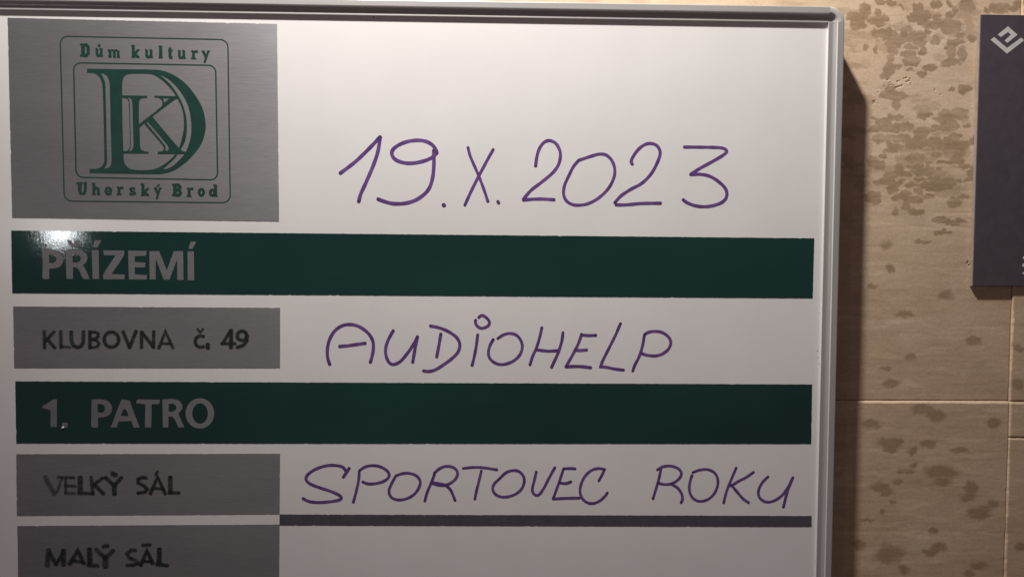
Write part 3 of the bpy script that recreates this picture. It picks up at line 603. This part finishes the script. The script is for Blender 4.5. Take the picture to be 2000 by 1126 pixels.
strip2 = heading([[-257.76,-67.37],[177.74,-67.5],[177.92,-100.78],[-257.77,-101.16]], [[[[-237.54,-77.1],[-235.61,-77.2],[-235.93,-92.08],[-239.31,-92.08],[-239.08,-83.05],[-240.99,-82.52],[-243.58,-81.73],[-243.3,-80.67],[-240.42,-79.07]]],[[[-233.04,-89.68],[-230.07,-89.94],[-230.21,-92.49],[-233.23,-92.34]]],[[[-217.09,-77.04],[-211.26,-77.02],[-208.14,-78.18],[-206.35,-80.83],[-206.37,-82.96],[-207.71,-85.36],[-210.33,-86.59],[-213.83,-86.97],[-213.9,-92.46],[-216.66,-92.46],[-217.59,-91.51]],[[-213.89,-79.52],[-211.81,-79.68],[-210.26,-80.58],[-210.02,-82.44],[-210.82,-83.77],[-212.39,-84.31],[-213.95,-84.04]]],[[[-201.09,-76.99],[-196.66,-77.61],[-195.14,-82.4],[-193.36,-87.19],[-191.58,-92.25],[-194.72,-92.42],[-195.99,-88.79],[-202.79,-89.08],[-203.87,-92.28],[-207.16,-92.28],[-205.66,-88.82],[-203.5,-82.95]],[[-199.84,-81.88],[-198.29,-83.47],[-197.53,-86.24],[-201.71,-85.88]]],[[[-192.73,-76.96],[-180.45,-77.14],[-180.89,-79.43],[-184.92,-79.6],[-185.3,-92.24],[-188.71,-92.24],[-188.32,-79.61],[-193.28,-79.09]]],[[[-179.14,-77.03],[-173.12,-76.74],[-169.72,-77.8],[-168.33,-80.19],[-168.71,-82.33],[-170.56,-84.47],[-169.54,-87.4],[-167.48,-92.2],[-170.63,-92.21],[-172.69,-87.67],[-173.99,-86.34],[-175.92,-86.19],[-176.14,-92.22],[-179.02,-92.22]],[[-175.76,-79.41],[-173.66,-79.25],[-171.84,-80.2],[-171.59,-81.8],[-172.65,-83.14],[-174.22,-83.67],[-175.9,-83.41]]],[[[-151.3,-84.52],[-151.51,-86.37],[-152.09,-88.12],[-153.02,-89.69],[-154.26,-91.01],[-155.73,-92.0],[-157.36,-92.61],[-159.09,-92.82],[-160.8,-92.62],[-162.43,-92.01],[-163.88,-91.03],[-165.1,-89.72],[-166.0,-88.15],[-166.56,-86.4],[-166.74,-84.56],[-166.53,-82.72],[-165.94,-80.97],[-165.01,-79.4],[-163.78,-78.09],[-162.31,-77.1],[-160.68,-76.48],[-158.96,-76.27],[-157.25,-76.47],[-155.62,-77.08],[-154.16,-78.06],[-152.95,-79.37],[-152.04,-80.93],[-151.48,-82.68]],[[-154.72,-84.58],[-154.83,-85.83],[-155.15,-87.02],[-155.66,-88.08],[-156.33,-88.97],[-157.13,-89.64],[-158.02,-90.06],[-158.96,-90.2],[-159.89,-90.07],[-160.78,-89.65],[-161.57,-88.99],[-162.23,-88.1],[-162.72,-87.04],[-163.02,-85.85],[-163.12,-84.61],[-163.0,-83.36],[-162.68,-82.17],[-162.17,-81.11],[-161.5,-80.22],[-160.7,-79.55],[-159.81,-79.13],[-158.88,-78.99],[-157.94,-79.13],[-157.06,-79.54],[-156.27,-80.21],[-155.61,-81.09],[-155.12,-82.15],[-154.81,-83.34]]]], 'green strip headed 1. PATRO')

# grey room labels with worn black lettering
def room_label(quad, letters, opac, label, soft, fat=1.4):
    s = sheet('room_label', [ragged(quad)], -0.05, STK, 'foil', board)
    s['label'] = label
    stroke_letters(letters, s, 'print_black', opac, soft, fat=fat)
    return s
room_label([[-258.19,-26.87],[-115.49,-26.69],[-115.6,-59.56],[-258.19,-60.14]], [[[1.764,[[-241.81,-40.12],[-241.82,-49.24]]],[1.764,[[-236.6,-40.35],[-241.27,-45.49]]],[1.764,[[-240.52,-44.36],[-236.3,-49.22]]]],[[1.89,[[-233.1,-40.08],[-233.1,-49.08]]],[1.512,[[-233.09,-48.39],[-228.43,-48.8]]]],[[1.89,[[-227.58,-40.3],[-227.41,-45.55],[-226.46,-48.04],[-224.44,-48.85],[-222.28,-48.15],[-221.21,-46.02],[-220.94,-40.2]]]],[[1.764,[[-217.56,-40.0],[-217.68,-49.25]]],[1.512,[[-217.57,-40.62],[-214.8,-40.48],[-213.21,-41.22],[-213.24,-43.1],[-214.85,-44.23],[-217.62,-44.5]]],[1.512,[[-216.7,-44.49],[-213.94,-44.98],[-212.79,-46.6],[-213.55,-48.23],[-215.21,-48.74],[-217.67,-48.75]]]],[[1.764,[[-202.23,-44.48],[-202.4,-45.65],[-202.87,-46.72],[-203.61,-47.61],[-204.54,-48.25],[-205.61,-48.59],[-206.71,-48.59],[-207.77,-48.27],[-208.69,-47.64],[-209.4,-46.75],[-209.85,-45.68],[-209.99,-44.52],[-209.82,-43.36],[-209.35,-42.29],[-208.62,-41.39],[-207.68,-40.75],[-206.62,-40.42],[-205.51,-40.41],[-204.46,-40.74],[-203.54,-41.37],[-202.82,-42.25],[-202.38,-43.32],[-202.23,-44.48]]]],[[1.827,[[-199.9,-40.03],[-196.43,-48.9]]],[1.827,[[-192.87,-39.74],[-196.43,-48.9]]]],[[1.764,[[-190.13,-49.0],[-189.92,-40.1]]],[1.764,[[-189.92,-40.35],[-183.71,-48.46]]],[1.764,[[-183.5,-39.81],[-183.59,-48.84]]]],[[1.764,[[-180.87,-49.08],[-177.2,-39.97],[-173.2,-48.92]]],[1.386,[[-179.42,-46.56],[-174.48,-46.54]]]],[[1.701,[[-156.62,-42.56],[-158.79,-42.19],[-160.65,-43.33],[-161.29,-45.34],[-160.69,-47.47],[-158.83,-48.47],[-156.66,-48.08]]],[1.134,[[-160.0,-38.43],[-158.46,-40.31],[-156.9,-38.42]]]],[[2.268,[[-154.48,-46.82],[-154.5,-48.95]]]],[[2.016,[[-141.91,-38.96],[-141.96,-48.77]]],[1.638,[[-142.22,-39.22],[-146.42,-46.27]]],[1.638,[[-147.16,-46.4],[-139.59,-46.37]]]],[[1.827,[[-133.42,-42.06],[-133.53,-42.77],[-133.84,-43.42],[-134.33,-43.96],[-134.96,-44.35],[-135.67,-44.56],[-136.41,-44.56],[-137.12,-44.37],[-137.75,-43.98],[-138.23,-43.44],[-138.53,-42.79],[-138.63,-42.09],[-138.53,-41.38],[-138.21,-40.73],[-137.72,-40.18],[-137.1,-39.79],[-136.38,-39.59],[-135.64,-39.58],[-134.93,-39.78],[-134.31,-40.17],[-133.82,-40.7],[-133.52,-41.35],[-133.42,-42.06]]],[1.827,[[-133.23,-42.06],[-133.5,-44.95],[-135.37,-47.35],[-138.73,-48.37]]]]], [0.85, 0.8, 0.85, 0.95, 1, 1, 1, 1, 1, 1, 1, 1], 'grey label reading KLUBOVNA č. 49', True)
room_label([[-257.86,-107.05],[-115.78,-106.6],[-116.18,-140.08],[-258.14,-140.8]], [[[2.447,[[-242.58,-119.54],[-240.56,-123.93],[-237.61,-128.96]]],[1.596,[[-233.46,-119.75],[-236.34,-127.78]]]],[[1.596,[[-235.81,-119.75],[-226.94,-119.91]]],[1.596,[[-231.96,-124.35],[-226.37,-124.57]]],[1.49,[[-231.64,-119.91],[-231.75,-128.32]]],[1.809,[[-231.86,-128.32],[-226.95,-128.53]]]],[[2.766,[[-223.8,-119.75],[-223.9,-127.14]]],[1.809,[[-225.07,-128.53],[-216.86,-128.53]]]],[[1.915,[[-217.95,-119.53],[-217.02,-128.86]]],[1.809,[[-211.68,-120.07],[-216.53,-123.66]]],[2.022,[[-216.01,-123.92],[-211.26,-128.86]]]],[[2.022,[[-210.31,-119.74],[-205.81,-124.19]]],[2.022,[[-201.57,-119.74],[-205.44,-124.19]]],[2.447,[[-205.54,-123.39],[-205.5,-129.02]]],[2.554,[[-206.52,-117.6],[-204.44,-118.56]]]],[[1.809,[[-188.1,-120.16],[-190.3,-119.74],[-192.72,-120.7],[-192.64,-122.74],[-189.56,-124.46],[-187.74,-126.39],[-189.02,-127.89],[-193.01,-128.43]]]],[[1.915,[[-186.08,-128.86],[-182.16,-119.63],[-178.04,-128.86]]],[1.596,[[-185.11,-125.75],[-178.81,-126.07]]],[1.383,[[-183.15,-118.45],[-182.08,-116.3]]]],[[2.341,[[-175.28,-119.52],[-175.35,-127.89]]],[1.809,[[-176.2,-128.22],[-170.52,-128.33]]]]], [0.45, 0.62, 0.66, 0.78, 0.80, 0.90, 0.95, 0.98], 'grey label with worn VELKÝ SÁL', True)
room_label([[-257.96,-146.45],[-116.2,-145.77],[-116.6,-179.49],[-257.96,-180.44]], [[[2.66,[[-241.35,-159.75],[-242.16,-168.48]]],[2.66,[[-233.24,-159.88],[-233.46,-167.96]]],[2.128,[[-240.8,-160.94],[-237.44,-167.84]]],[1.809,[[-237.44,-167.68],[-233.47,-160.95]]]],[[2.341,[[-230.21,-167.65],[-225.65,-160.32],[-222.33,-167.23]]],[1.702,[[-229.13,-165.71],[-222.85,-166.37]]]],[[2.66,[[-219.34,-159.26],[-219.18,-166.92]]],[2.128,[[-220.24,-168.1],[-214.79,-168.55]]]],[[2.234,[[-215.83,-159.48],[-210.85,-164.24]]],[2.234,[[-206.39,-160.04],[-210.74,-164.24]]],[2.979,[[-210.85,-164.24],[-210.8,-168.99]]],[2.128,[[-211.98,-157.98],[-209.35,-157.34]]]],[[1.915,[[-194.4,-160.06],[-196.82,-159.95],[-199.04,-161.78],[-198.02,-164.05],[-194.46,-165.79],[-192.89,-167.2],[-195.54,-168.17],[-199.33,-168.37]]]],[[2.128,[[-191.85,-168.39],[-188.35,-160.4],[-185.25,-167.33]]],[1.596,[[-190.77,-166.02],[-186.03,-166.35]]],[1.809,[[-190.68,-157.26],[-186.47,-156.95]]]],[[2.447,[[-181.49,-159.34],[-181.82,-167.01]]],[2.022,[[-183.15,-167.66],[-177.09,-168.54]]]]], [0.80, 0.85, 0.85, 0.8, 0.92, 0.9, 0.95], 'grey label with worn MALÝ SÁL', True)
# chip in the foil below the figure 1, its glint painted white and tilted up
cx, cz = [-232.45,-92.15]
me = bpy.data.meshes.new('glint_chip')
me.from_pydata([((cx + a) * MM, -b2 * MM, (cz + c) * MM) for a, b2, c in ((-0.85, 0.75, -0.35), (0.75, 0.7, -0.4), (0.1, 0.2, 0.6), (-0.05, 0.16, -0.5))], [], [(0, 1, 2), (1, 0, 3), (2, 1, 3), (0, 2, 3)])
link('glint_chip', me, 'white', strip2)
dv = sheet('divider_line', [ragged([[-116.18,-140.22],[179.13,-141.34],[179.27,-147.58],[-116.2,-146.34]], 1.1, 0.04, 0.03)], -0.05, 0.11, 'divider', board)

# purple marker handwriting, one part for each character
HW = [["digit",7.0,[[[-82.93,46.25],[-74.68,52.68],[-67.07,60.05],[-61.37,66.13]],[[-61.37,66.13],[-62.63,58.2],[-65.16,50.56],[-68.96,41.63],[-71.82,35.25],[-72.96,31.1]]]],["digit",7.0,[[[-30.82,57.61],[-31.14,59.19],[-33.39,62.21],[-37.21,64.07],[-42.3,64.45],[-48.66,63.11],[-53.74,60.2],[-55.13,57.33],[-53.41,54.18],[-48.63,52.33],[-43.54,52.19],[-37.81,53.4],[-33.36,55.35],[-30.82,57.8]],[[-32.42,59.17],[-32.33,52.19],[-33.0,44.55],[-35.21,38.16],[-40.3,33.33],[-46.67,30.72],[-53.68,30.2],[-58.78,31.24],[-62.6,32.66]]]],["full_stop",7.5,[[[-27.07,29.95],[-26.62,29.31]]]],["letter",5.8,[[[-13.93,60.97],[-12.63,56.22],[-8.41,46.72],[-5.16,38.46],[-2.88,31.78]],[[-0.18,60.05],[-3.34,54.41],[-8.4,44.8],[-12.2,37.11],[-15.49,29.74]]]],["full_stop",6.2,[[[2.44,32.02],[3.03,31.0]]]],["digit",6.2,[[[22.9,51.2],[23.62,56.62],[25.06,61.1],[27.6,64.31],[30.48,65.17],[33.7,63.75],[35.99,59.95],[36.35,56.13],[35.11,51.65],[31.93,47.46],[26.19,42.61],[20.45,38.08],[16.31,33.24]],[[16.32,32.79],[20.49,33.28],[26.27,33.53],[33.23,33.21]]]],["digit",6.0,[[[46.33,54.64],[43.47,51.1],[40.95,45.96],[38.75,40.82],[38.35,36.34],[39.8,32.83],[43.05,30.74],[46.92,30.33],[52.07,31.34],[57.85,34.61],[62.95,39.78],[65.78,45.58],[66.18,50.06],[64.7,54.52],[61.44,57.68],[57.56,58.15],[53.07,56.95],[46.33,54.64]]]],["digit",6.2,[[[75.83,52.73],[75.16,54.32],[76.29,57.21],[79.14,61.08],[82.65,63.67],[86.2,64.23],[89.45,62.79],[90.99,59.29],[89.58,54.16],[86.12,47.71],[81.01,42.53],[74.59,38.94],[69.47,35.36],[66.41,31.8]],[[67.07,30.72],[72.12,30.76],[81.17,31.62],[91.67,31.85]]]],["digit",6.2,[[[104.15,62.51],[113.1,62.55],[120.88,62.51],[125.44,62.12],[127.54,60.67],[126.15,58.73],[119.72,54.81],[113.29,51.21],[108.15,47.95]],[[107.83,47.62],[113.35,47.81],[118.56,46.77],[123.82,43.61],[127.47,39.79],[128.0,35.93],[125.96,33.02],[121.44,31.04],[116.25,30.22],[111.04,30.62],[106.46,32.19],[103.97,33.9]]]],["letter",6.4,[[[-88.65,-57.62],[-89.79,-53.83],[-89.89,-48.78],[-88.88,-44.24],[-86.38,-39.69],[-82.87,-36.75],[-78.87,-35.62],[-74.37,-36.09],[-70.37,-38.09],[-67.11,-41.1],[-65.25,-44.63],[-64.95,-48.67],[-65.6,-52.71],[-66.6,-56.26]],[[-83.38,-47.64],[-78.38,-47.11],[-73.87,-46.44],[-69.36,-45.76]]]],["letter",6.2,[[[-54.08,-38.76],[-56.33,-42.81],[-57.83,-46.61],[-58.32,-50.66],[-57.31,-54.7],[-55.55,-56.97],[-53.54,-57.32],[-50.28,-55.68],[-46.77,-51.62],[-43.26,-46.54],[-40.91,-41.97]],[[-40.91,-41.97],[-42.25,-48.56],[-43.49,-56.16]]]],["letter",6.2,[[[-33.99,-36.12],[-29.21,-37.11],[-24.17,-39.11],[-19.62,-42.37],[-17.84,-45.91],[-18.57,-49.97],[-21.58,-53.53],[-26.61,-57.36],[-31.13,-60.17],[-34.66,-61.1],[-37.68,-60.8]],[[-28.19,-40.39],[-29.17,-46.47],[-30.41,-53.06]]]],["letter",5.8,[[[-8.03,-40.79],[-8.75,-46.88],[-9.97,-53.48],[-11.06,-57.8]],[[-7.58,-31.43],[-6.07,-30.25],[-4.05,-30.9],[-1.76,-33.42],[-2.0,-35.44],[-4.01,-36.82],[-6.54,-37.14],[-8.56,-35.73],[-9.33,-33.96],[-9.19,-32.7]]]],["letter",5.8,[[[2.93,-42.88],[6.28,-40.72],[10.21,-40.02],[13.59,-41.24],[15.87,-44.33],[16.46,-47.72],[15.36,-51.39],[12.57,-54.51],[8.65,-56.5],[4.72,-57.14],[1.05,-55.97],[-1.49,-53.44],[-2.08,-50.06],[-1.26,-46.67],[0.57,-43.28]]]],["letter",5.8,[[[27.17,-36.66],[25.98,-42.03],[24.34,-47.68],[22.13,-52.77],[20.76,-57.3]],[[24.07,-48.92],[27.74,-49.36],[31.12,-49.62],[35.63,-49.32]],[[38.8,-39.31],[38.12,-44.22],[36.21,-50.45],[34.0,-55.55],[32.62,-58.55]]]],["letter",5.8,[[[49.08,-40.1],[47.99,-43.61],[46.34,-47.57],[43.02,-53.81],[40.52,-58.35]],[[49.09,-40.66],[53.04,-40.93],[57.0,-40.74]],[[45.51,-48.99],[48.05,-49.15],[52.0,-48.79]],[[40.52,-58.24],[44.76,-57.94],[49.28,-58.03],[54.38,-58.58]]]],["letter",5.8,[[[70.49,-34.16],[67.74,-40.68],[63.33,-49.76],[60.84,-54.87],[59.75,-58.16]],[[59.47,-58.16],[62.87,-58.37],[67.41,-59.26],[72.53,-59.92]]]],["letter",5.8,[[[83.72,-40.88],[82.83,-46.26],[81.21,-51.94],[78.73,-57.06],[77.53,-60.47]],[[83.71,-40.31],[85.85,-39.0],[89.81,-38.41],[93.8,-39.13],[97.24,-41.66],[98.42,-44.49],[97.34,-47.9],[94.54,-50.46],[91.15,-51.78],[87.74,-51.91],[84.33,-51.36],[82.33,-50.63]]]],["letter",6.0,[[[-79.88,-116.2],[-81.7,-113.99],[-85.33,-113.11],[-89.69,-113.11],[-95.5,-114.74],[-100.23,-117.69],[-101.69,-120.64],[-99.51,-123.23],[-94.07,-125.44],[-87.53,-127.66],[-83.16,-129.88],[-82.44,-131.36],[-84.62,-132.47],[-90.45,-133.35],[-96.27,-133.57],[-100.63,-132.83],[-103.38,-131.35]],[[-78.06,-114.58],[-79.88,-117.31],[-81.34,-119.53]]]],["letter",5.6,[[[-72.6,-116.2],[-72.97,-121.37],[-74.42,-128.03],[-75.88,-133.58]],[[-72.39,-115.83],[-69.33,-113.83],[-64.96,-113.09],[-60.58,-113.97],[-56.93,-116.56],[-56.35,-119.15],[-59.12,-121.74],[-63.49,-123.0],[-67.87,-123.22],[-70.78,-122.11]]]],["letter",5.6,[[[-52.55,-118.78],[-54.73,-122.85],[-56.33,-127.29],[-55.09,-130.63],[-51.79,-132.11],[-47.41,-131.74],[-43.03,-129.52],[-40.11,-125.81],[-39.17,-122.1],[-40.86,-119.14],[-44.52,-117.51],[-48.9,-117.52],[-52.55,-118.78]]]],["letter",5.6,[[[-31.36,-118.02],[-33.17,-122.84],[-35.35,-128.03],[-36.65,-132.86]],[[-31.51,-117.28],[-28.44,-114.69],[-24.79,-113.43],[-20.75,-114.31],[-18.69,-116.91],[-19.63,-120.24],[-23.28,-123.21],[-27.67,-124.18],[-32.8,-122.84]],[[-32.8,-122.47],[-28.41,-123.21],[-25.47,-123.95],[-22.53,-126.55],[-19.93,-132.49]]]],["letter",5.4,[[[-15.62,-114.68],[-10.13,-114.08],[-4.25,-114.3],[3.1,-115.41]],[[-5.57,-116.01],[-6.78,-121.35],[-8.21,-127.29],[-9.07,-131.75]]]],["letter",5.6,[[[4.24,-120.61],[1.68,-123.21],[0.75,-126.18],[2.46,-129.15],[6.15,-130.64],[11.3,-129.9],[15.69,-127.3],[17.87,-123.58],[17.99,-119.86],[15.98,-116.89],[12.66,-115.77],[8.25,-116.89],[4.6,-120.23]]]],["letter",5.6,[[[24.81,-116.51],[23.75,-121.34],[22.69,-126.55],[23.82,-129.16],[26.04,-129.53],[28.83,-125.99],[31.46,-120.81],[35.07,-114.09]]]],["letter",5.4,[[[39.83,-115.01],[37.6,-121.97],[34.25,-131.64]],[[39.83,-114.78],[43.66,-114.62],[46.35,-114.78]],[[37.99,-122.74],[41.45,-122.97],[44.12,-121.97]],[[34.25,-131.64],[40.76,-131.25],[48.83,-131.1]]]],["letter",5.4,[[[59.48,-121.58],[61.36,-118.09],[62.7,-115.0]],[[62.71,-115.15],[61.32,-114.84],[59.01,-114.61],[55.18,-115.78],[51.39,-119.64],[49.3,-125.06],[49.58,-129.71],[52.31,-133.2],[56.17,-134.21],[60.0,-132.81],[63.04,-130.1],[64.4,-128.16]]]],["letter",5.4,[[[94.04,-114.98],[92.97,-120.4],[91.51,-125.83],[89.82,-131.66]],[[91.97,-115.37],[95.18,-113.58],[99.81,-113.27],[104.08,-114.97],[105.51,-117.68],[103.79,-120.79],[99.96,-123.12],[96.1,-123.51],[92.62,-122.73]],[[99.96,-123.35],[103.47,-125.45],[105.85,-128.94],[106.29,-132.05],[105.54,-133.76]]]],["letter",5.4,[[[111.84,-116.9],[115.3,-115.58],[119.94,-115.19],[123.84,-116.9],[125.84,-120.39],[125.69,-125.06],[123.29,-129.72],[119.46,-132.45],[114.82,-132.83],[111.29,-130.11],[110.06,-125.83],[110.6,-121.17],[111.48,-118.46]]]],["letter",5.4,[[[136.19,-114.17],[133.96,-119.61],[131.0,-127.39],[129.42,-134.01]],[[145.93,-116.65],[141.72,-119.61],[137.88,-121.55],[134.04,-123.89],[132.88,-124.28]],[[133.65,-123.89],[137.23,-128.17],[140.4,-131.67],[143.55,-133.78]]]],["letter",5.6,[[[154.14,-119.21],[151.1,-122.33],[149.01,-126.61],[149.32,-130.51],[152.09,-133.0],[155.21,-133.47],[159.08,-132.07],[162.91,-128.95],[165.92,-124.27],[168.16,-119.6]],[[168.16,-119.6],[165.21,-127.39],[163.06,-136.37]]]]]
for name, w, strokes in HW:
    r = Ribbons(0.06)
    for s in strokes:
        r.add(spline(s), w * 0.28, rounded=True, pooled=True, lift=0.02)
    r.build('handwritten_' + name, 'ink', panel)

# tiny chips and specks on the enamel beside the frame
def speck(x, z, a, b2, y=0.05):
    r = Ribbons(y)
    r.add([(x - a, z - b2 * 0.4), (x, z), (x + a * 0.6, z + b2)], 0.3 + a * 0.3)
    return r.build('paint_chip', 'speck', panel)
for x, z, a, b2 in [[180.48,-48.93,0.12,0.6],[180.71,-52.63,0.1,0.4],[181.51,-56.05,0.1,0.3],[183.23,127.39,0.12,0.3],[182.26,120.46,0.1,0.3],[180.85,-27.58,0.14,0.15],[-64.9,129.86,0.5,0.25]]:
    speck(x, z, a, b2)

# ------------------------------------------------------------------ the dark plaque beside the board
PX0, PX1, PZ0, PZ1 = 275.6, 372.0, -12.65, 141.3
PF = WALL_Y - 3.4
plaque = tag(empty('wall_plaque', (PX0 * MM, WALL_Y * MM, PZ0 * MM)),
             'dark plum plaque with pale diamond-shaped chevron emblem on the stone wall', 'plaque')
inv = Matrix.Translation((-PX0 * MM, -WALL_Y * MM, -PZ0 * MM))
def onplaque(o):
    o.data.transform(inv)
    o.parent = plaque
    return o
onplaque(from_bm(box_bm(PX0, PX1, PF + 0.8, WALL_Y - 0.35, PZ0, PZ1, 0.12), 'backing_panel', 'plaque_lit_edge'))
onplaque(from_bm(box_bm(PX0 + 0.22, PX1 - 0.22, PF, PF + 0.78, PZ0 + 0.1, PZ1 - 0.22, 0.2), 'face_panel', 'plaque'))
for lp in [[[281.55,126.95],[283.55,128.51],[291.15,122.5],[299.16,128.44],[300.94,126.94],[291.19,119.34]],[[285.55,129.92],[291.32,134.66],[296.99,130.03],[291.21,125.35],[289.6,126.61],[293.11,129.97],[291.43,131.39],[287.33,128.57]]]:
    o = onplaque(sheet('emblem_bar', [lp], -PF - 0.02, -PF + 0.05, 'plaque_print', None))
for (x, z), h in zip([[304.19,3.74],[304.03,-0.53],[304.33,-5.09]], (1.6, 2.0, 1.3)):
    lp = [(x, z - h / 2), (x + 2.4, z - h / 2 + 0.3), (x + 2.4, z + h / 2 - 0.2), (x + 0.25, z + h / 2)]
    onplaque(sheet('lettering', [lp], -PF - 0.02, -PF + 0.05, 'plaque_print', None))
